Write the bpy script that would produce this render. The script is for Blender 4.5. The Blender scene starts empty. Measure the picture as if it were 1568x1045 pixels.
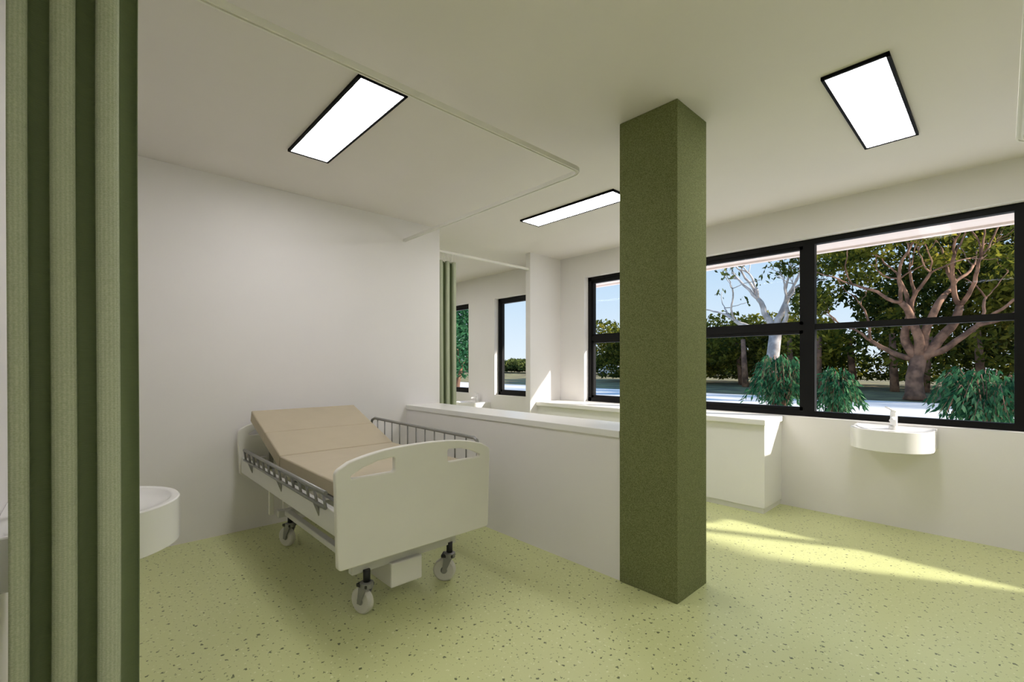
import bpy, bmesh, math, random
import numpy as np
from mathutils import Vector, Matrix
random.seed(7); rng=np.random.default_rng(7)
scene=bpy.context.scene
H=2.70; CH=1.275

# ------------------------------------------------------------ materials
def lin(r,g,b):
    f=lambda c:(c/12.92 if c<=0.04045 else ((c+0.055)/1.055)**2.4)
    return (f(r/255),f(g/255),f(b/255),1)
def mat(name,col,rough=0.5,metal=0,noise=0,nscale=5,bump=0,bscale=80,spec=0.5,col2=None):
    m=bpy.data.materials.new(name); m.use_nodes=True
    n=m.node_tree.nodes; l=m.node_tree.links; b=n['Principled BSDF']
    b.inputs['Base Color'].default_value=col
    b.inputs['Roughness'].default_value=rough
    b.inputs['Metallic'].default_value=metal
    b.inputs['Specular IOR Level'].default_value=spec
    tc=n.new('ShaderNodeTexCoord')
    if noise or col2:
        t=n.new('ShaderNodeTexNoise'); t.inputs['Scale'].default_value=nscale; t.inputs['Detail'].default_value=4
        l.new(tc.outputs['Object'],t.inputs['Vector'])
        r=n.new('ShaderNodeValToRGB')
        c2=col2 if col2 else tuple(c*(1-noise) for c in col[:3])+(1,)
        r.color_ramp.elements[0].position=0.38; r.color_ramp.elements[0].color=c2
        r.color_ramp.elements[1].position=0.62; r.color_ramp.elements[1].color=col
        l.new(t.outputs['Fac'],r.inputs['Fac']); l.new(r.outputs['Color'],b.inputs['Base Color'])
    if bump:
        t=n.new('ShaderNodeTexNoise'); t.inputs['Scale'].default_value=bscale
        l.new(tc.outputs['Object'],t.inputs['Vector'])
        bp=n.new('ShaderNodeBump'); bp.inputs['Strength'].default_value=bump; bp.inputs['Distance'].default_value=0.01
        l.new(t.outputs['Fac'],bp.inputs['Height']); l.new(bp.outputs['Normal'],b.inputs['Normal'])
    return m
M_wall=mat('wall_paint',lin(236,233,230),0.6,noise=0.015,nscale=2,bump=0.03,bscale=150)
M_ceil=mat('ceiling_paint',lin(231,226,220),0.7,noise=0.015,nscale=2)
M_white=mat('white_laminate',lin(239,238,233),0.35,noise=0.01)
M_ceramic=mat('ceramic_white',lin(244,243,240),0.15,noise=0.01)
M_black=mat('black_window_frame',lin(14,14,14),0.55,noise=0.1,spec=0.2)
M_lblack=mat('lamp_frame_black',lin(12,12,12),0.6,noise=0.1,spec=0.1)
M_col=mat('olive_column_fabric',lin(134,139,95),0.9,nscale=260,bump=0.35,bscale=260,col2=lin(98,104,64),spec=0.2)
M_beda=mat('bed_plastic_white',lin(228,226,216),0.4,noise=0.02)
M_bedm=mat('bed_enamel_steel',lin(215,214,208),0.35,noise=0.03)
M_grey=mat('bed_grey_metal',lin(140,140,136),0.35,metal=0.3,noise=0.05)
M_dark=mat('rubber_black',lin(30,30,30),0.5,noise=0.1)
M_wheel=mat('caster_wheel_grey',lin(205,203,192),0.5,noise=0.05)
M_matt=mat('mattress_beige_vinyl',lin(187,175,149),0.55,noise=0.04,nscale=6,bump=0.08,bscale=25)
M_track=mat('track_white_aluminium',lin(236,234,224),0.4,noise=0.02)
M_chrome=mat('tap_white',lin(238,238,235),0.25,noise=0.01)
M_soff=mat('soffit_paint',lin(252,240,236),0.7,noise=0.02)
M_ext=mat('exterior_render',lin(220,215,205),0.8,noise=0.05)

def emis(name,col,s):
    m=bpy.data.materials.new(name); m.use_nodes=True
    n=m.node_tree.nodes; l=m.node_tree.links; n.clear()
    o=n.new('ShaderNodeOutputMaterial'); e=n.new('ShaderNodeEmission')
    e.inputs['Color'].default_value=col; e.inputs['Strength'].default_value=s
    l.new(e.outputs[0],o.inputs[0]); return m
M_panel=emis('led_panel_diffuser',(0.975,0.945,0.99,1),16.5)

def glass():
    m=bpy.data.materials.new('window_glass'); m.use_nodes=True
    n=m.node_tree.nodes; l=m.node_tree.links; n.clear()
    o=n.new('ShaderNodeOutputMaterial'); t=n.new('ShaderNodeBsdfTransparent'); g=n.new('ShaderNodeBsdfGlossy')
    g.inputs['Roughness'].default_value=0.02; mx=n.new('ShaderNodeMixShader'); mx.inputs[0].default_value=0.004
    l.new(t.outputs[0],mx.inputs[1]); l.new(g.outputs[0],mx.inputs[2]); l.new(mx.outputs[0],o.inputs[0]); return m
M_glass=glass()

def floor_mat():
    m=bpy.data.materials.new('speckled_green_vinyl'); m.use_nodes=True
    n=m.node_tree.nodes; l=m.node_tree.links; b=n['Principled BSDF']
    tc=n.new('ShaderNodeTexCoord')
    nz=n.new('ShaderNodeTexNoise'); nz.inputs['Scale'].default_value=90; nz.inputs['Detail'].default_value=2
    l.new(tc.outputs['Object'],nz.inputs['Vector'])
    sub=n.new('ShaderNodeVectorMath'); sub.operation='SUBTRACT'; sub.inputs[1].default_value=(0.5,0.5,0.5)
    l.new(nz.outputs['Color'],sub.inputs[0])
    sc=n.new('ShaderNodeVectorMath'); sc.operation='SCALE'; sc.inputs['Scale'].default_value=0.024
    l.new(sub.outputs[0],sc.inputs[0])
    add=n.new('ShaderNodeVectorMath'); l.new(tc.outputs['Object'],add.inputs[0]); l.new(sc.outputs[0],add.inputs[1])
    base=n.new('ShaderNodeTexNoise'); base.inputs['Scale'].default_value=3
    l.new(tc.outputs['Object'],base.inputs['Vector'])
    rb=n.new('ShaderNodeValToRGB'); rb.color_ramp.elements[0].color=lin(202,207,146); rb.color_ramp.elements[1].color=lin(207,212,152)
    l.new(base.outputs['Fac'],rb.inputs['Fac']); cur=rb.outputs['Color']
    for scale,th,col,amt in ((20,0.063,lin(76,86,46),0.92),(33,0.062,lin(122,132,80),0.8),(27,0.060,lin(230,233,192),0.7)):
        v=n.new('ShaderNodeTexVoronoi'); v.voronoi_dimensions='2D'; v.inputs['Scale'].default_value=scale
        l.new(add.outputs[0],v.inputs['Vector'])
        sp=n.new('ShaderNodeSeparateColor'); l.new(v.outputs['Color'],sp.inputs[0])
        mu=n.new('ShaderNodeMath'); mu.operation='MULTIPLY'; mu.inputs[1].default_value=th*2.0; l.new(sp.outputs[0],mu.inputs[0])
        lt=n.new('ShaderNodeMath'); lt.operation='LESS_THAN'; l.new(v.outputs['Distance'],lt.inputs[0]); l.new(mu.outputs[0],lt.inputs[1])
        m2=n.new('ShaderNodeMath'); m2.operation='MULTIPLY'; m2.inputs[1].default_value=amt; l.new(lt.outputs[0],m2.inputs[0])
        mx=n.new('ShaderNodeMix'); mx.data_type='RGBA'
        l.new(m2.outputs[0],mx.inputs[0]); l.new(cur,mx.inputs[6]); mx.inputs[7].default_value=col
        cur=mx.outputs[2]
    l.new(cur,b.inputs['Base Color'])
    b.inputs['Roughness'].default_value=0.34; b.inputs['Specular IOR Level'].default_value=0.6
    return m
M_floor=floor_mat()

def curtain_mat():
    m=bpy.data.materials.new('sage_fold_shaded_curtain_fabric'); m.use_nodes=True
    n=m.node_tree.nodes; l=m.node_tree.links; b=n['Principled BSDF']
    tc=n.new('ShaderNodeTexCoord')
    w=n.new('ShaderNodeTexWave'); w.wave_type='BANDS'; w.bands_direction='Z'; w.inputs['Scale'].default_value=60; w.inputs['Distortion'].default_value=1.0
    l.new(tc.outputs['Object'],w.inputs['Vector'])
    nz=n.new('ShaderNodeTexNoise'); nz.inputs['Scale'].default_value=250; l.new(tc.outputs['Object'],nz.inputs['Vector'])
    r=n.new('ShaderNodeValToRGB'); r.color_ramp.elements[0].color=lin(172,180,150); r.color_ramp.elements[1].color=lin(194,200,174)
    r.color_ramp.elements[0].position=0.3; r.color_ramp.elements[1].position=0.7
    l.new(nz.outputs['Fac'],r.inputs['Fac'])
    a2=n.new('ShaderNodeAttribute'); a2.attribute_name='cloth_u'
    fs=n.new('ShaderNodeMath'); fs.operation='MULTIPLY'; fs.inputs[1].default_value=150.0; l.new(a2.outputs['Fac'],fs.inputs[0])
    si=n.new('ShaderNodeMath'); si.operation='SINE'; l.new(fs.outputs[0],si.inputs[0])
    pr=n.new('ShaderNodeMapRange'); pr.inputs['From Min'].default_value=-1; pr.inputs['From Max'].default_value=1; pr.inputs['To Min'].default_value=0.0; pr.inputs['To Max'].default_value=0.20
    l.new(si.outputs[0],pr.inputs['Value'])
    pm=n.new('ShaderNodeMix'); pm.data_type='RGBA'; pm.inputs[7].default_value=lin(112,126,88)
    l.new(pr.outputs[0],pm.inputs[0]); l.new(r.outputs['Color'],pm.inputs[6])
    a=n.new('ShaderNodeAttribute'); a.attribute_name='fold_shade'
    mx=n.new('ShaderNodeMix'); mx.data_type='RGBA'; mx.inputs[7].default_value=lin(122,134,98)  # darker green painted into the fold valleys as shade
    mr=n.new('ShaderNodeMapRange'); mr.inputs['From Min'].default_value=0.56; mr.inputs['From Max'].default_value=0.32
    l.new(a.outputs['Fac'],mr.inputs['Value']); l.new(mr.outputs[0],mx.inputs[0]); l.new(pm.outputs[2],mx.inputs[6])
    l.new(mx.outputs[2],b.inputs['Base Color'])
    b.inputs['Roughness'].default_value=0.75
    bp=n.new('ShaderNodeBump'); bp.inputs['Strength'].default_value=0.25; bp.inputs['Distance'].default_value=0.002
    l.new(w.outputs['Fac'],bp.inputs['Height']); l.new(bp.outputs['Normal'],b.inputs['Normal'])
    return m
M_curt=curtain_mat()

def leaf_mat(name,stops,trans=0.35):
    m=bpy.data.materials.new(name); m.use_nodes=True
    n=m.node_tree.nodes; l=m.node_tree.links; n.clear()
    o=n.new('ShaderNodeOutputMaterial')
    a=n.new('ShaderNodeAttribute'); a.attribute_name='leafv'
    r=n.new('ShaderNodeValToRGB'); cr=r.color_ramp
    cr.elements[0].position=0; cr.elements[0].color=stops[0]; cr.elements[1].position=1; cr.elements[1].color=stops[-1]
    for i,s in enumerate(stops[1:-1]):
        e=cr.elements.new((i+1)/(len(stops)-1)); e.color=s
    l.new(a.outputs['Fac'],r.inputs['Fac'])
    d=n.new('ShaderNodeBsdfDiffuse'); t=n.new('ShaderNodeBsdfTranslucent'); mx=n.new('ShaderNodeMixShader'); mx.inputs[0].default_value=trans
    l.new(r.outputs[0],d.inputs[0]); l.new(r.outputs[0],t.inputs[0]); l.new(d.outputs[0],mx.inputs[1]); l.new(t.outputs[0],mx.inputs[2])
    l.new(mx.outputs[0],o.inputs[0]); return m
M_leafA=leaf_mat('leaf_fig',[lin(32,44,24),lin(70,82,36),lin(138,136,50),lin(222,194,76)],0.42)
M_leafB=leaf_mat('leaf_hedge',[lin(36,48,30),lin(60,74,40),lin(100,110,60),lin(150,152,84)])
M_leafC=leaf_mat('leaf_shrub',[lin(28,62,42),lin(46,92,62),lin(80,132,88),lin(136,176,122)])
M_barkW=mat('bark_pale_gum',lin(215,205,196),0.8,nscale=3,col2=lin(165,155,148))
M_barkB=mat('bark_brown_fig',lin(170,126,98),0.85,nscale=3,col2=lin(108,78,60))
M_road=mat('pale_road',lin(240,236,230),0.8,noise=0.05,nscale=0.5)
M_grass=mat('grass_ground',lin(150,142,92),0.9,nscale=0.8,col2=lin(112,96,66))

# ------------------------------------------------------------ mesh helpers
def link(o): scene.collection.objects.link(o); return o
def finish(name,bm,m,smooth=False,bevel=0,seg=2,sharp=None):
    me=bpy.data.meshes.new(name); bmesh.ops.recalc_face_normals(bm,faces=bm.faces); bm.to_mesh(me); bm.free()
    if m: me.materials.append(m)
    if smooth:
        for p in me.polygons: p.use_smooth=True
        if sharp: me.set_sharp_from_angle(angle=math.radians(sharp))
    o=link(bpy.data.objects.new(name,me))
    if bevel:
        b=o.modifiers.new('bev','BEVEL'); b.width=bevel; b.segments=seg; b.limit_method='ANGLE'
    return o
def box(name,x0,x1,y0,y1,z0,z1,m,bevel=0):
    bm=bmesh.new(); bmesh.ops.create_cube(bm,size=1)
    for v in bm.verts: v.co=Vector(((x0+x1)/2+v.co.x*(x1-x0),(y0+y1)/2+v.co.y*(y1-y0),(z0+z1)/2+v.co.z*(z1-z0)))
    return finish(name,bm,m,bevel=bevel)
def boxes(name,lst,m,bevel=0):
    bm=bmesh.new()
    for (x0,x1,y0,y1,z0,z1) in lst:
        r=bmesh.ops.create_cube(bm,size=1)
        for v in r['verts']: v.co=Vector(((x0+x1)/2+v.co.x*(x1-x0),(y0+y1)/2+v.co.y*(y1-y0),(z0+z1)/2+v.co.z*(z1-z0)))
    return finish(name,bm,m,bevel=bevel)
def tube_bm(bm,pts,rad,seg=10,cap=True):
    pts=[Vector(p) for p in pts]
    if not hasattr(rad,'__len__'): rad=[rad]*len(pts)
    rings=[]; ref=None
    for i,p in enumerate(pts):
        a=pts[max(i-1,0)]; b=pts[min(i+1,len(pts)-1)]; t=(b-a).normalized()
        if ref is None: ref=Vector((0,0,1)) if abs(t.z)<0.9 else Vector((1,0,0))
        u=(ref-t*ref.dot(t)).normalized(); w=t.cross(u); ref=u
        rings.append([bm.verts.new(p+(u*math.cos(k*2*math.pi/seg)+w*math.sin(k*2*math.pi/seg))*rad[i]) for k in range(seg)])
    for a,b in zip(rings,rings[1:]):
        for k in range(seg): bm.faces.new((a[k],a[(k+1)%seg],b[(k+1)%seg],b[k]))
    if cap:
        bm.faces.new(rings[0][::-1]); bm.faces.new(rings[-1])
def tubes(name,lst,m,seg=10):
    bm=bmesh.new()
    for p,r in lst: tube_bm(bm,p,r,seg)
    o=finish(name,bm,m,smooth=False)
    for p in o.data.polygons: p.use_smooth=len(p.vertices)==4
    return o
def plate(name,outer,holes,x_off,y,thick,m,bev=0.006):
    cu=bpy.data.curves.new(name,'CURVE'); cu.dimensions='2D'; cu.fill_mode='BOTH'
    for pl in [outer]+holes:
        s=cu.splines.new('POLY'); s.points.add(len(pl)-1)
        for i,(a,b) in enumerate(pl): s.points[i].co=(a,b,0,1)
        s.use_cyclic_u=True
    cu.extrude=thick/2-bev; cu.bevel_depth=bev; cu.bevel_resolution=2; cu.offset=-bev
    o=link(bpy.data.objects.new(name+'_c',cu))
    o.matrix_world=Matrix.Translation((x_off,y,0))@Matrix.Rotation(math.pi/2,4,'X')
    bpy.context.view_layer.update()
    dg=bpy.context.evaluated_depsgraph_get()
    me=bpy.data.meshes.new_from_object(o.evaluated_get(dg)); me.transform(o.matrix_world)
    bpy.data.objects.remove(o); me.materials.clear(); me.materials.append(m)
    return link(bpy.data.objects.new(name,me))
def group(name,loc,parts):
    e=link(bpy.data.objects.new(name,None)); e.location=loc; e.empty_display_size=0.1
    for p in parts:
        p.parent=e; p.matrix_parent_inverse=Matrix.Translation(-Vector(loc))
    return e

# ------------------------------------------------------------ room shell
WX=4.68; WO=4.88
box('floor',-2.6,WO,-3.1,7.7,-0.12,0,M_floor)
box('ceiling',-2.6,WO,-3.1,7.7,H,H+0.15,M_ceil)
ZS,ZT=0.815,2.41
ZT2=2.32
Y0,Y1=-2.10,3.66
boxes('wall_window_side',[
 (WX,WO,-3.1,7.7,0,ZS),(WX,WO,-3.1,4.10,ZT,H),(WX,WO,4.10,7.7,ZT2,H),
 (WX,WO,-3.1,Y0,ZS,ZT),(WX,WO,Y1,4.10,ZS,ZT),(WX,WO,4.10,4.55,ZS,ZT2),
 (WX,WO,5.42,6.08,ZS,ZT2),(WX,WO,6.9,7.7,ZS,ZT2)],M_wall)
box('wall_bed_side',-0.3,2.70,4.0,4.1,0,H,M_wall)
box('wall_nib',4.10,WX,4.06,4.14,0,H,M_wall)
box('wall_basin_side',-0.3,-0.2,1.5,4.0,0,H,M_wall)
box('wall_corridor',-2.6,-0.3,1.5,1.6,0,H,M_wall)
box('wall_left',-2.6,-2.5,-3.0,1.5,0,H,M_wall)
box('wall_rear',-2.6,WX,-3.1,-3.0,0,H,M_wall)
box('wall_next_room_left',-0.3,-0.2,4.1,7.6,0,H,M_wall)
box('wall_next_room_far',-0.3,WX,7.6,7.7,0,H,M_wall)

hw=box('partition',2.315,2.655,1.545,4.0,0,0.845,M_wall)
hc=box('capping',2.305,2.665,1.545,4.0,0.845,0.888,M_white,bevel=0.004)
group('half_height_partition_wall',(2.48,2.7,0),[hw,hc])
box('olive_green_column',2.306,2.657,1.182,1.543,0,H,M_col,bevel=0.004)

b1=box('carcass',4.235,WX,1.385,4.06,0.05,0.765,M_white,bevel=0.003)
b2=box('top',4.20,WX,1.37,4.06,0.765,0.813,M_white,bevel=0.006)
b3=box('plinth',4.255,WX,1.40,4.06,0,0.05,M_white)
group('window_bench_cabinet',(4.45,2.7,0),[b1,b2,b3])

# ------------------------------------------------------------ windows
FX0,FX1=4.76,4.82
def window(name,y0,y1,z0,z1,mulls,trans,thickbays=()):
    fr=[]; f=0.05
    fr+= [(FX0,FX1,y0,y1,z0,z0+f),(FX0,FX1,y0,y1,z1-f,z1),(FX0,FX1,y0,y0+f,z0,z1),(FX0,FX1,y1-f,y1,z0,z1)]
    for c in mulls: fr.append((FX0-0.005,FX1+0.005,c-0.045,c+0.045,z0+f,z1-f))
    if trans:
        fr.append((FX0+0.005,FX1-0.005,y0+f,y1-f,trans-0.026,trans+0.026))
        zz=((z0+f,trans-0.026),(trans+0.026,z1-f))
    else: zz=((z0+f,z1-f),)
    for (a,b) in thickbays:
        s=0.03
        for (za,zb) in zz:
            fr+=[(FX0+0.01,FX1,a,a+s,za,zb),(FX0+0.01,FX1,b-s,b,za,zb),(FX0+0.01,FX1,a,b,za,za+s),(FX0+0.01,FX1,a,b,zb-s,zb)]
    o=boxes('frame',fr,M_black)
    g=box('glass',FX0+0.03,FX0+0.036,y0+0.02,y1-0.02,z0+0.02,z1-0.02,M_glass)
    return group(name,((FX0+FX1)/2,(y0+y1)/2,z0),[o,g])
window('window_1',Y0,Y1,ZS,ZT,[2.40,1.19,-0.10,-0.98],1.62,[(1.235,2.355),(2.445,Y1-0.05)])
window('window_2',4.55,5.42,ZS,ZT2,[],None,[(4.60,5.37)])
window('window_3',6.08,6.9,ZS,ZT2,[],None,[(6.13,6.85)])
boxes('roof_eave',[(WO,5.60,-7,9,2.47,2.62),(5.60,5.66,-7,9,2.45,2.68)],M_soff)
box('trim_exterior_sill',WO,4.98,-3.1,7.7,0.70,0.78,M_ext)

# ------------------------------------------------------------ ceiling lamps
def panel(x0,x1,y0,y1):
    w=0.014
    f=boxes('frame',[(x0,x1,y0,y0+w,2.684,H),(x0,x1,y1-w,y1,2.684,H),(x0,x0+w,y0,y1,2.684,H),(x1-w,x1,y0,y1,2.684,H)],M_lblack)
    p=box('diffuser',x0+w,x1-w,y0+w,y1-w,2.688,2.698,M_panel)
    group('ceiling_light_panel',((x0+x1)/2,(y0+y1)/2,2.69),[f,p])
panel(0.975,1.24,2.13,3.21)
panel(2.66,3.725,0.35,0.615)
panel(3.11,3.37,2.14,3.22)
panel(0.3,1.365,-1.3,-1.035)  # panels from here on are out of view, added for fill light
panel(2.66,3.725,-2.0,-1.735)
panel(-1.5,-1.235,-0.6,0.46)
panel(1.2,1.465,5.3,6.4)  # unseen panels, added to light the next room
panel(3.1,3.365,5.3,6.4)

# ------------------------------------------------------------ curtain tracks
def track(name,pts,z=2.5):
    out=[]
    R=0.07
    P=[Vector((x,y,z)) for x,y in pts]
    out.append(P[0])
    for i in range(1,len(P)-1):
        a=(P[i-1]-P[i]).normalized(); b=(P[i+1]-P[i]).normalized()
        for k in range(7):
            t=k/6; p0=P[i]+a*R; p2=P[i]+b*R
            out.append(p0*(1-t)**2+P[i]*2*t*(1-t)+p2*t*t)
    out.append(P[-1])
    bm=bmesh.new(); prof=[(-.013,-.014),(-.005,-.014),(-.005,-.008),(.005,-.008),(.005,-.014),(.013,-.014),(.013,.012),(-.013,.012)]
    rings=[]
    for i,p in enumerate(out):
        t=(out[min(i+1,len(out)-1)]-out[max(i-1,0)]).normalized(); s=Vector((-t.y,t.x,0))
        rings.append([bm.verts.new(p+s*a+Vector((0,0,b))) for a,b in prof])
    n=len(prof)
    for a,b in zip(rings,rings[1:]):
        for k in range(n): bm.faces.new((a[k],a[(k+1)%n],b[(k+1)%n],b[k]))
    bm.faces.new(rings[0]); bm.faces.new(rings[-1][::-1])
    return finish(name,bm,M_track)
track('curtain_track',[(-0.2,1.81),(2.285,1.81),(2.285,4.0)])
track('curtain_track',[(1.0,-3.0),(1.0,-0.06),(3.72,-0.06),(3.72,-3.0)])
box('curtain_rail',2.70,4.10,4.085,4.115,2.485,2.51,M_track,bevel=0.003)

# ------------------------------------------------------------ curtains
def curtain(name,x0,x1,yc,ridge,period,amp,z0,z1):
    bm=bmesh.new(); N=int((x1-x0)/period*32); NZ=30; rows=[]; st=[]; cu=[]
    for j in range(NZ+1):
        z=z0+(z1-z0)*j/NZ; row=[]
        for i in range(N+1):
            x=x0+(x1-x0)*i/N; ph=2*math.pi*(x-ridge)/period
            a=amp*(1+0.10*math.sin(z*1.7+i*0.05))*(0.8 if j==NZ else 1)
            xx=x+0.10*period*math.sin(2*ph)+0.0025*math.sin(z*2.3)
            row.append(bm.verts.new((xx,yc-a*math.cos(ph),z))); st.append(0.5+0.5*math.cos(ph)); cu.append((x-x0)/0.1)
        rows.append(row)
    for a,b in zip(rows,rows[1:]):
        for i in range(N): bm.faces.new((a[i],a[i+1],b[i+1],b[i]))
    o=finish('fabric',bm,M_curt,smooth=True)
    at=o.data.attributes.new('fold_shade','FLOAT','POINT'); at.data.foreach_set('value',st)  # ridge-to-valley value driving the painted fold shade
    at=o.data.attributes.new('cloth_u','FLOAT','POINT'); at.data.foreach_set('value',cu)
    s=o.modifiers.new('s','SOLIDIFY'); s.thickness=0.002
    gl=[]
    k=x0+0.01
    while k<x1:
        gl.append(([(k,yc,z1-0.015),(k,yc,2.486)],0.004)); k+=period/2
    h=tubes('gliders',gl,M_track,6)
    return group(name,((x0+x1)/2,yc,z0),[o,h])
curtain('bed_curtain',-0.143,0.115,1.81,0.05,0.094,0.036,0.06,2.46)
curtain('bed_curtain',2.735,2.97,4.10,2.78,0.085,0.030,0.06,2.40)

# ------------------------------------------------------------ basins
def basin(wall_pt,out,ztop,r=0.245,depth=0.22):
    O=Vector(wall_pt); d=Vector(out); s=Vector((-d.y,d.x,0))
    def ring(bm,z,inset=0):
        rr=r-inset; L=[]
        n=40
        for i in range(n+1):
            a=-math.pi/2+math.pi*i/n
            L.append(O+d*(depth+rr*math.cos(a)*0.98)+s*(rr*math.sin(a)))
        m=8
        e0=inset
        for i in range(1,m+1):
            L.append(O+d*(depth+(e0-depth)*i/m)+s*rr)
        for i in range(1,m):
            L.append(O+d*e0+s*(rr-2*rr*i/m))
        for i in range(m,0,-1):
            L.append(O+d*(depth+(e0-depth)*i/m)-s*rr)
        return [bm.verts.new((p.x,p.y,z)) for p in L]
    bm=bmesh.new(); zb=ztop-0.155
    spec=[(zb,0.008),(zb+0.004,0.0),(ztop-0.004,0.0),(ztop,0.004),(ztop,0.022),(ztop-0.003,0.027),(ztop-0.012,0.040),(ztop-0.022,0.075),(ztop-0.026,0.13)]
    R=[ring(bm,z,i) for z,i in spec]; n=len(R[0])
    for a,b in zip(R,R[1:]):
        for k in range(n): bm.faces.new((a[k],a[(k+1)%n],b[(k+1)%n],b[k]))
    bm.faces.new(R[0][::-1]); bm.faces.new(R[-1])
    b=finish('bowl',bm,M_ceramic,smooth=True,sharp=35)
    c=O+d*0.07
    z=ztop
    deck=tubes('deck',[([c+Vector((0,0,z-0.03)),c+Vector((0,0,z+0.004))],0.032)],M_ceramic,20)
    t=tubes('tap',[([c+Vector((0,0,z)),c+Vector((0,0,z+0.110)),c+Vector((0,0,z+0.113))],[0.023,0.023,0.020]),
        ([c+Vector((0,0,z+0.06)),c+d*0.06+Vector((0,0,z+0.068)),c+d*0.13+Vector((0,0,z+0.055))],[0.014,0.013,0.012]),
        ([c+Vector((0,0,z+0.113)),c+Vector((0,0,z+0.128))],[0.021,0.019]),
        ([c+Vector((0,0,z+0.124)),c-s*0.05+d*0.02+Vector((0,0,z+0.15))],[0.009,0.006])],M_chrome,16)
    dr=tubes('drain',[([O+d*depth+Vector((0,0,ztop-0.028)),O+d*depth+Vector((0,0,ztop-0.024))],0.02)],M_grey,20)
    group('wall_mounted_washbasin',(O.x,O.y,zb),[b,deck,t,dr])
basin((WX,0.58,0),(-1,0,0),0.80)
basin((-0.2,2.12,0),(1,0,0),0.80)
basin((WX,5.76,0),(-1,0,0),0.70)

# ------------------------------------------------------------ hospital bed
BX0,BX1=0.86,1.74; XC=1.30
parts=[]
def board_outline(z0,hw,zc,rise):
    P=[]
    def corner(cx,cz,r,a0,a1,n=6):
        for i in range(n+1):
            a=math.radians(a0+(a1-a0)*i/n); P.append((cx+r*math.cos(a),cz+r*math.sin(a)))
    corner(-hw+0.012+0.02,z0+0.02,0.02,180,270)
    corner(hw-0.012-0.02,z0+0.02,0.02,270,360)
    corner(hw-0.035,zc-0.035,0.035,0,60)
    for i in range(1,24):
        u=1-2*i/24; u*=0.94
        P.append((u*hw,zc+rise*(1-abs(u)**2.6)))
    corner(-hw+0.035,zc-0.035,0.035,120,180)
    return P
slotL=[(-.385,.742),(-.17,.742),(-.16,.75),(-.16,.806),(-.168,.815),(-.25,.808),(-.33,.786),(-.388,.756)]
slotR=[(-a,b) for a,b in slotL][::-1]
parts.append(plate('footboard',board_outline(0.322,0.462,0.80,0.066),[slotL,slotR],XC,2.10,0.034,M_beda))
parts.append(plate('headboard',board_outline(0.45,0.462,0.80,0.066),[slotL,slotR],XC,3.93,0.034,M_beda))
parts.append(boxes('side_frame',[(BX0,BX0+0.03,2.115,3.915,0.465,0.585),(BX1-0.03,BX1,2.115,3.915,0.465,0.585),
   (BX0+.03,BX1-.03,2.13,2.17,0.50,0.575),(BX0+.03,BX1-.03,3.86,3.90,0.50,0.575),(BX0+.03,BX1-.03,2.9,2.94,0.50,0.575)],M_bedm,bevel=0.006))
parts.append(boxes('platform',[(0.90,1.70,2.14,3.14,0.60,0.618)],M_grey))
def mslab(name,y0,z0,y1,z1,th,x0=0.905,x1=1.695):
    bm=bmesh.new(); D=Vector((0,y1-y0,z1-z0)).normalized(); Nn=Vector((0,-D.z,D.y))
    L=((y1-y0)**2+(z1-z0)**2)**.5
    r=bmesh.ops.create_cube(bm,size=1)
    for v in r['verts']:
        a=(v.co.y+.5)*L; h=(v.co.z-.5)*th; p=Vector((0,y0,z0))+D*a+Nn*h
        v.co=Vector(((x0+x1)/2+v.co.x*(x1-x0),p.y,p.z))
    return finish(name,bm,M_matt,bevel=0.008,seg=3)
parts.append(mslab('mattress_foot',2.13,0.697,3.137,0.697,0.078))
parts.append(mslab('mattress_back_lower',3.135,0.700,3.46,0.812,0.085))
parts.append(mslab('mattress_back_upper',3.460,0.812,3.82,0.937,0.085))
parts.append(boxes('backrest_support',[(1.0,1.03,3.72,3.75,0.5,0.82),(1.57,1.60,3.72,3.75,0.5,0.82)],M_grey))
lst=[]; x=0.838
lst.append(([(x,2.20,0.665),(x,3.72,0.665)],0.011))
lst.append(([(x,2.20,0.595),(x,3.72,0.595)],0.009))
for i in range(14):
    y=2.22+1.48*i/13
    lst.append(([(x,y-0.02,0.60),(x,y+0.02,0.662)],0.007))
for y in (2.35,2.95,3.6): lst.append(([(x,y,0.60),(x+0.03,y,0.52)],0.010))
parts.append(tubes('lowered_side_rail',lst,M_grey,8))
lst=[]; x=1.757
lst.append(([(x,2.19,0.56),(x,2.19,0.79),(x,2.20,0.815),(x,2.225,0.828),(x,3.55,0.838),(x,3.60,0.82),(x,3.62,0.78),(x,3.62,0.56)],0.011))
lst.append(([(x,2.19,0.62),(x,3.62,0.62)],0.009))
for i in range(1,12):
    y=2.19+1.43*i/12; lst.append(([(x,y,0.62),(x,y,0.832)],0.005))
parts.append(tubes('raised_side_rail',lst,M_grey,8))
parts.append(boxes('chassis',[(1.02,1.06,2.24,3.46,0.225,0.26),(1.54,1.58,2.24,3.46,0.225,0.26),
   (0.98,1.62,2.23,2.275,0.215,0.265),(0.98,1.62,3.42,3.465,0.215,0.265)],M_bedm,bevel=0.005))
parts.append(boxes('legs',[(1.025,1.055,2.235,2.265,0.26,0.50),(1.545,1.575,2.235,2.265,0.26,0.50),
   (0.93,0.96,3.45,3.48,0.24,0.47),(1.02,1.05,3.45,3.48,0.24,0.47),(1.60,1.63,3.45,3.48,0.24,0.47),(0.93,1.66,3.45,3.48,0.45,0.48)],M_beda,bevel=0.004))
parts.append(box('crank_housing',1.18,1.37,2.20,2.44,0.095,0.225,M_beda,bevel=0.008))
parts.append(tubes('crank_links',[([(1.22,2.3,0.22),(1.22,2.3,0.5)],0.018),([(1.33,2.3,0.22),(1.33,2.7,0.5)],0.016),([(1.42,2.16,0.42),(1.42,2.8,0.42)],0.012)],M_grey,10))
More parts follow.
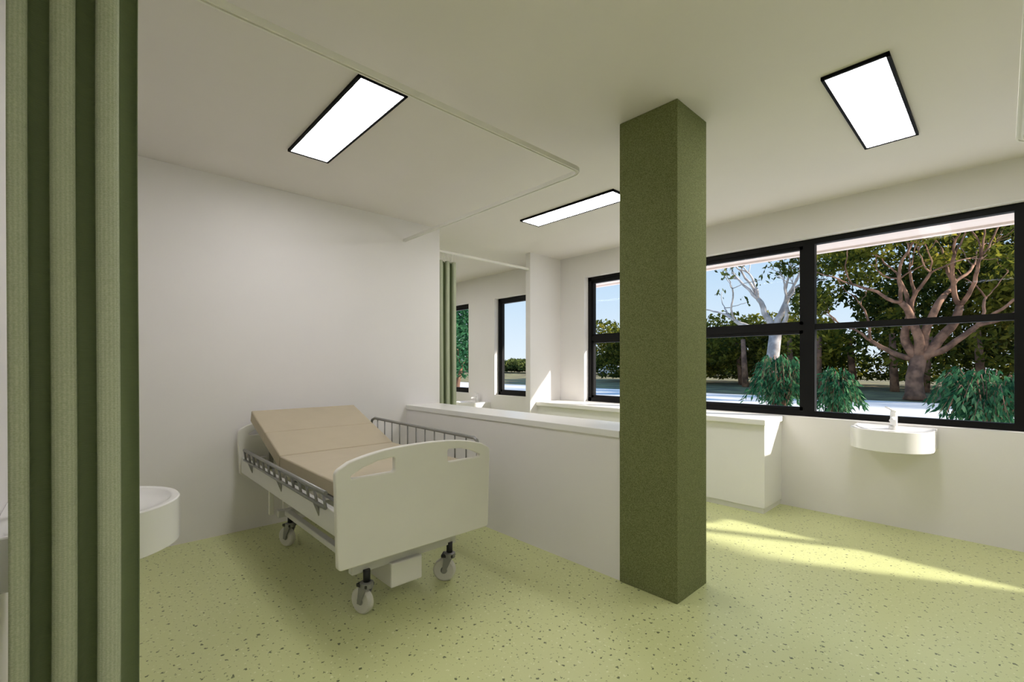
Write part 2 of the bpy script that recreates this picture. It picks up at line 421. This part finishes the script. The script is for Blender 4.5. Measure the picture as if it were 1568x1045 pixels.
def caster(cx,cy,ang):
    R=0.066; d=Vector((math.cos(ang),math.sin(ang),0)); s=Vector((-d.y,d.x,0)); c=Vector((cx,cy,R))
    def cyl(bm,center,ax,r,w,n=28):
        tube_bm(bm,[center-ax*w/2,center-ax*(w/2-0.006),center+ax*(w/2-0.006),center+ax*w/2],[r-0.008,r,r,r-0.008],n)
    bm=bmesh.new(); cyl(bm,c,s,R,0.036); w=finish('caster_wheel',bm,M_wheel,smooth=False)
    bm=bmesh.new(); cyl(bm,c,s,0.020,0.050,16)
    h=finish('caster_hub',bm,M_grey)
    top=Vector((cx,cy,0))-d*0.03
    bm=bmesh.new()
    for k in (-1,1):
        a=c+s*0.026*k
        v=[a-d*0.010+Vector((0,0,-.010)),a+d*0.010+Vector((0,0,-.010)),a-d*0.002+Vector((0,0,0.085)),a-d*0.055+Vector((0,0,0.085))]
        A=[bm.verts.new(p+s*0.003*k) for p in v]; B=[bm.verts.new(p-s*0.003*k) for p in v]
        bm.faces.new(A); bm.faces.new(B[::-1])
        for i in range(4): bm.faces.new((A[i],A[(i+1)%4],B[(i+1)%4],B[i]))
    tube_bm(bm,[top+Vector((0,0,0.14)),top+Vector((0,0,0.165)),top+Vector((0,0,0.17))],[0.034,0.034,0.026],18)
    f=finish('caster_fork',bm,M_grey)
    st=tubes('caster_stem',[([top+Vector((0,0,0.165)),top+Vector((0,0,0.23))],0.018)],M_dark,14)
    bm=bmesh.new(); r=bmesh.ops.create_cube(bm,size=1)
    for v in r['verts']:
        co=v.co.copy(); v.co=c+d*(co.x*0.07-0.02)+s*(co.y*0.060)+Vector((0,0,0.086+co.z*0.018))
    bk=finish('caster_brake',bm,M_dark,bevel=0.004)
    return [w,h,f,st,bk]
for cx,cy,a in ((1.045,2.25,1.9),(1.56,2.26,2.3),(1.045,3.45,2.0),(1.56,3.45,1.4)): parts+=caster(cx,cy,a)
group('hospital_bed',(1.3,3.0,0),parts)

# ------------------------------------------------------------ exterior
box('exterior_lawn',WO,90,-70,90,-0.2,-0.06,M_grass)
box('exterior_road_bounce_strip',WO,21.5,-70,90,-0.06,-0.03,M_road)  # pale road; its unseen near strip is added to bounce light onto the soffit
GZ=-0.03
def leafmesh(name,V,val,m):
    me=bpy.data.meshes.new(name); n=len(val); F=np.arange(4*n).reshape(n,4)
    me.from_pydata(V.tolist(),[],F.tolist()); me.materials.append(m)
    at=me.attributes.new('leafv','FLOAT','FACE'); at.data.foreach_set('value',np.asarray(val,dtype=np.float32))
    return link(bpy.data.objects.new(name,me))
def leaves(name,blobs,n,size,m,shell=0.55):
    blobs=np.array(blobs,float); vol=np.prod(blobs[:,3:6],axis=1)**(0.75); pr=vol/vol.sum()
    idx=rng.choice(len(blobs),n,p=pr); B=blobs[idx]
    d=rng.normal(size=(n,3)); d/=np.linalg.norm(d,axis=1)[:,None]
    rr=shell+(1-shell)*rng.random(n)**0.6
    c=B[:,:3]+d*B[:,3:6]*rr[:,None]
    c[:,2]=np.where(c[:,2]<0.3,0.3+np.abs(c[:,2]-0.3)*0.5,c[:,2])
    a=rng.normal(size=(n,3)); a/=np.linalg.norm(a,axis=1)[:,None]
    b=np.cross(a,rng.normal(size=(n,3))); b/=np.linalg.norm(b,axis=1)[:,None]
    s=size*(0.5+rng.random(n))[:,None]
    V=np.stack([c-a*s,c-b*s*0.45,c+a*s,c+b*s*0.45],axis=1).reshape(-1,3)
    V[:,2]=np.maximum(V[:,2],-0.01)
    br=rng.random(len(blobs))
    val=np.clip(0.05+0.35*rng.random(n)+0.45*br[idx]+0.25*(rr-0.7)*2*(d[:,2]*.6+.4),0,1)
    return leafmesh(name,V,val,m)
def grow(bm,p,dr,length,r,depth,rnd,tips,bend=0.6,split=(2,3),up=0.18):
    n=8; pts=[p]; rad=[r]; d=dr.normalized()
    for i in range(n):
        d=(d+Vector((rnd.uniform(-1,1),rnd.uniform(-1,1),rnd.uniform(-1,1)))*bend*0.5+Vector((0,0,up*0.3))).normalized()
        p=p+d*length/n; pts.append(p); rad.append(r*(1-0.4*(i+1)/n))
    tube_bm(bm,pts,rad,8 if depth>1 else 5,cap=True)
    if depth<=0: tips.append(p); return
    for k in range(rnd.choice(split)):
        q=(d+Vector((rnd.uniform(-1,1),rnd.uniform(-1,1),rnd.uniform(-.5,.8)))*0.95).normalized()
        grow(bm,p,q,length*rnd.uniform(.65,.9),rad[-1]*rnd.uniform(.6,.85),depth-1,rnd,tips,bend,split,up)
def tree(name,base,limbs,m,lm,depth,trunk_h,trunk_r,leafn,leafs,blobr,seed,extra=()):
    rnd=random.Random(seed); bm=bmesh.new(); tips=[]; base=Vector(base)
    top=base+Vector((0.1,-0.12,trunk_h))
    tube_bm(bm,[base,base+Vector((0,0,.25)),base.lerp(top,.5)+Vector((0,.08,0)),top],[trunk_r*1.3,trunk_r*1.02,trunk_r*.9,trunk_r*.85],12)
    for (dx,dy,dz,L,rf) in limbs:
        grow(bm,top-Vector((0,0,trunk_r*.5)),Vector((dx,dy,dz)),L,trunk_r*rf,depth,rnd,tips)
    t=finish('trunk_and_branches',bm,m,smooth=True)
    bl=[(q.x,q.y,q.z,blobr*rnd.uniform(.6,1.2),blobr*rnd.uniform(.6,1.2),blobr*rnd.uniform(.45,.8)) for q in tips if q.z>2.4]+list(extra)
    f=leaves('foliage',bl,leafn,leafs,lm,0.2)
    return group(name,base,[t,f])
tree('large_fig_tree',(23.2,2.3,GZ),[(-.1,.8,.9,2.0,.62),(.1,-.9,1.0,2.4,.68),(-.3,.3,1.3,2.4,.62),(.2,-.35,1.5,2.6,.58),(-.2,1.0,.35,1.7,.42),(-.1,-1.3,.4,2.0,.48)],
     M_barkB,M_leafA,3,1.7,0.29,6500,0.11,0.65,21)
tree('pale_gum_tree',(23.0,7.2,GZ),[(0,.55,1.2,1.9,.6),(0,-.45,1.3,1.9,.6),(-.2,1.3,.7,2.0,.5),(.1,-1.0,.9,1.5,.4)],
     M_barkW,M_leafB,2,2.9,0.30,250,0.12,0.5,5)
bl=[]
rnd=random.Random(3)
for i in range(155):
    y=rnd.uniform(-22,8.0); bl.append((rnd.uniform(30,37),y,rnd.uniform(1.4,10.5),rnd.uniform(1.5,2.4),rnd.uniform(1.2,2.3),rnd.uniform(.9,1.6)))
for i in range(75):
    y=rnd.uniform(6.5,24); bl.append((rnd.uniform(31,38),y,rnd.uniform(1.2,4.3),rnd.uniform(1.2,2.0),rnd.uniform(1.2,2.2),rnd.uniform(.9,1.5)))
for i in range(40):
    y=-22+i*1.15; bl.append((rnd.uniform(38,41),y,1.1,1.4,1.4,1.0))
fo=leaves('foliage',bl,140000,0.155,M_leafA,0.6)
tr=bmesh.new()
for i in range(26):
    y=-20+i*1.6+rnd.uniform(-.5,.5); x=rnd.uniform(29,33); tube_bm(tr,[(x,y,-.06),(x+rnd.uniform(-.3,.3),y+rnd.uniform(-.4,.4),2.9)],[.20,.13],7)
tk=finish('trunks',tr,M_barkB,smooth=True)
group('background_treeline',(33,0,0),[fo,tk])
bl=[]
for i in range(120):
    y=rnd.uniform(22,88); bl.append((rnd.uniform(55,62),y,rnd.uniform(.6,3.2 if y<46 else 1.6),3,3,1.4 if y<46 else .9))
leaves('distant_treeline',bl,30000,0.32,M_leafB,0.6)
tree('street_tree',(13.1,17.9,GZ),[(0,.5,1.2,.9,.6),(.2,-.5,1.2,.9,.6),(-.3,0,1.2,.9,.6)],M_barkB,M_leafC,1,1.0,0.12,6000,0.10,0.8,9,
   extra=[(13.1,17.9,2.2,1.4,1.4,1.6),(13.1,17.9,4.0,1.3,1.3,1.3)])
def shrub(cx,cy,r,h,nf):
    # weeping shrub: arching stems carrying long drooping leaves
    V=[]; val=[]; st=[]
    for f in range(nf):
        a=rnd.uniform(0,2*math.pi); R=r*rnd.uniform(.35,1.0); hh=h*rnd.uniform(.55,1.0); pts=[]
        for i in range(9):
            t=i/8; rad=R*t**0.8; z=GZ+hh*(math.sin(min(1,t*1.25)*math.pi/2)) - (max(0,t-.6)*1.5*hh*.75)
            pts.append(Vector((cx+math.cos(a)*rad,cy+math.sin(a)*rad,max(z,GZ))))
        st.append((pts,[.010-.0009*i for i in range(9)]))
        tone=rnd.uniform(0,.5)
        for k in range(34):
            t=rnd.uniform(.22,1.0)*8; i=min(int(t),7); p=pts[i].lerp(pts[i+1],t-i)+Vector((rnd.uniform(-.05,.05),rnd.uniform(-.05,.05),rnd.uniform(-.03,.05)))
            d=Vector((math.cos(a)*.5+rnd.uniform(-.6,.6),math.sin(a)*.5+rnd.uniform(-.6,.6),-rnd.uniform(.3,1.4))).normalized()
            L=rnd.uniform(.09,.17); s=d.cross(Vector((rnd.uniform(-1,1),rnd.uniform(-1,1),rnd.uniform(-1,1)))).normalized()*L*.16
            q=[p,p+d*L*.4+s,p+d*L,p+d*L*.4-s]
            if min(v.z for v in q)<GZ+.01: continue
            V+= [tuple(v) for v in q]; val.append(min(1,tone+rnd.uniform(0,.5)))
    f=leafmesh('foliage',np.array(V),val,M_leafC)
    s=tubes('stems',st,M_barkB,5)
    group('weeping_shrub',(cx,cy,GZ),[f,s])
shrub(10.9,3.30,.70,1.70,80)
shrub(10.7,2.2,.45,1.40,50)
shrub(10.6,.15,.80,1.40,90)
# parked cars far down the street
def car(cx,cy,ang,col,nm):
    paint=mat('car_paint_'+nm,col,0.25,noise=0.02)
    prof=[(-2.1,.35),(-2.15,.75),(-1.75,.92),(-1.15,.98),(-.55,1.42),(.75,1.45),(1.5,1.0),(2.05,.9),(2.15,.6),(2.1,.35)]
    M=Matrix.Translation((cx,cy,-.06))@Matrix.Rotation(ang,4,'Z')
    bm=bmesh.new(); A=[bm.verts.new((x,-.85+(.12 if z>1.1 else 0),z)) for x,z in prof]; B=[bm.verts.new((x,.85-(.12 if z>1.1 else 0),z)) for x,z in prof]
    bm.faces.new(A); bm.faces.new(B[::-1])
    for i in range(len(prof)): j=(i+1)%len(prof); bm.faces.new((A[i],A[j],B[j],B[i]))
    b=finish('body',bm,paint,bevel=.04)
    gw=boxes('side_glass',[(-.75,.95,-.86,-.80,1.02,1.32),(-.75,.95,.80,.86,1.02,1.32)],M_black)
    wl=tubes('wheels',[([(x,y0,.33),(x,y1,.33)],.33) for x in (-1.35,1.35) for y0,y1 in ((-.9,-.7),(.7,.9))],M_dark,16)
    for o in (b,gw,wl): o.data.transform(M)
    group('parked_car',(cx,cy,-.06),[b,gw,wl])
car(48,32.6,1.5,lin(225,225,225),'silver')
car(48,38.5,1.6,lin(150,50,44),'red')

# ------------------------------------------------------------ light & world
w=bpy.data.worlds.new('sky'); scene.world=w; w.use_nodes=True
n=w.node_tree.nodes; l=w.node_tree.links; n.clear()
o=n.new('ShaderNodeOutputWorld'); bg=n.new('ShaderNodeBackground'); tc=n.new('ShaderNodeTexCoord'); sp=n.new('ShaderNodeSeparateXYZ'); r=n.new('ShaderNodeValToRGB')
l.new(tc.outputs['Generated'],sp.inputs[0]); l.new(sp.outputs['Z'],r.inputs[0]); l.new(r.outputs[0],bg.inputs[0]); l.new(bg.outputs[0],o.inputs[0])
cr=r.color_ramp; cr.elements[0].position=0; cr.elements[0].color=lin(218,231,240); cr.elements[1].position=0.7; cr.elements[1].color=lin(95,150,215)
e=cr.elements.new(0.28); e.color=lin(160,198,232)
bg.inputs['Strength'].default_value=1.0
sun=bpy.data.lights.new('sun','SUN'); sun.energy=7.0; sun.angle=math.radians(2.0); sun.color=(1,.93,.84)
so=link(bpy.data.objects.new('sun',sun)); so.rotation_euler=Vector((-1,2.0,-1.05)).to_track_quat('-Z','Y').to_euler(); so.location=(8,-8,8)

# ------------------------------------------------------------ camera
cam=bpy.data.cameras.new('camera'); co=link(bpy.data.objects.new('camera',cam))
co.location=(0,0,CH); co.rotation_euler=(math.pi/2,0,math.radians(-43.0))
cam.sensor_width=36; cam.lens=701/1568*36; cam.shift_y=37.5/1568; cam.clip_start=0.02; cam.clip_end=300
scene.camera=co
scene.view_settings.view_transform='Standard'
scene.view_settings.exposure=0.22
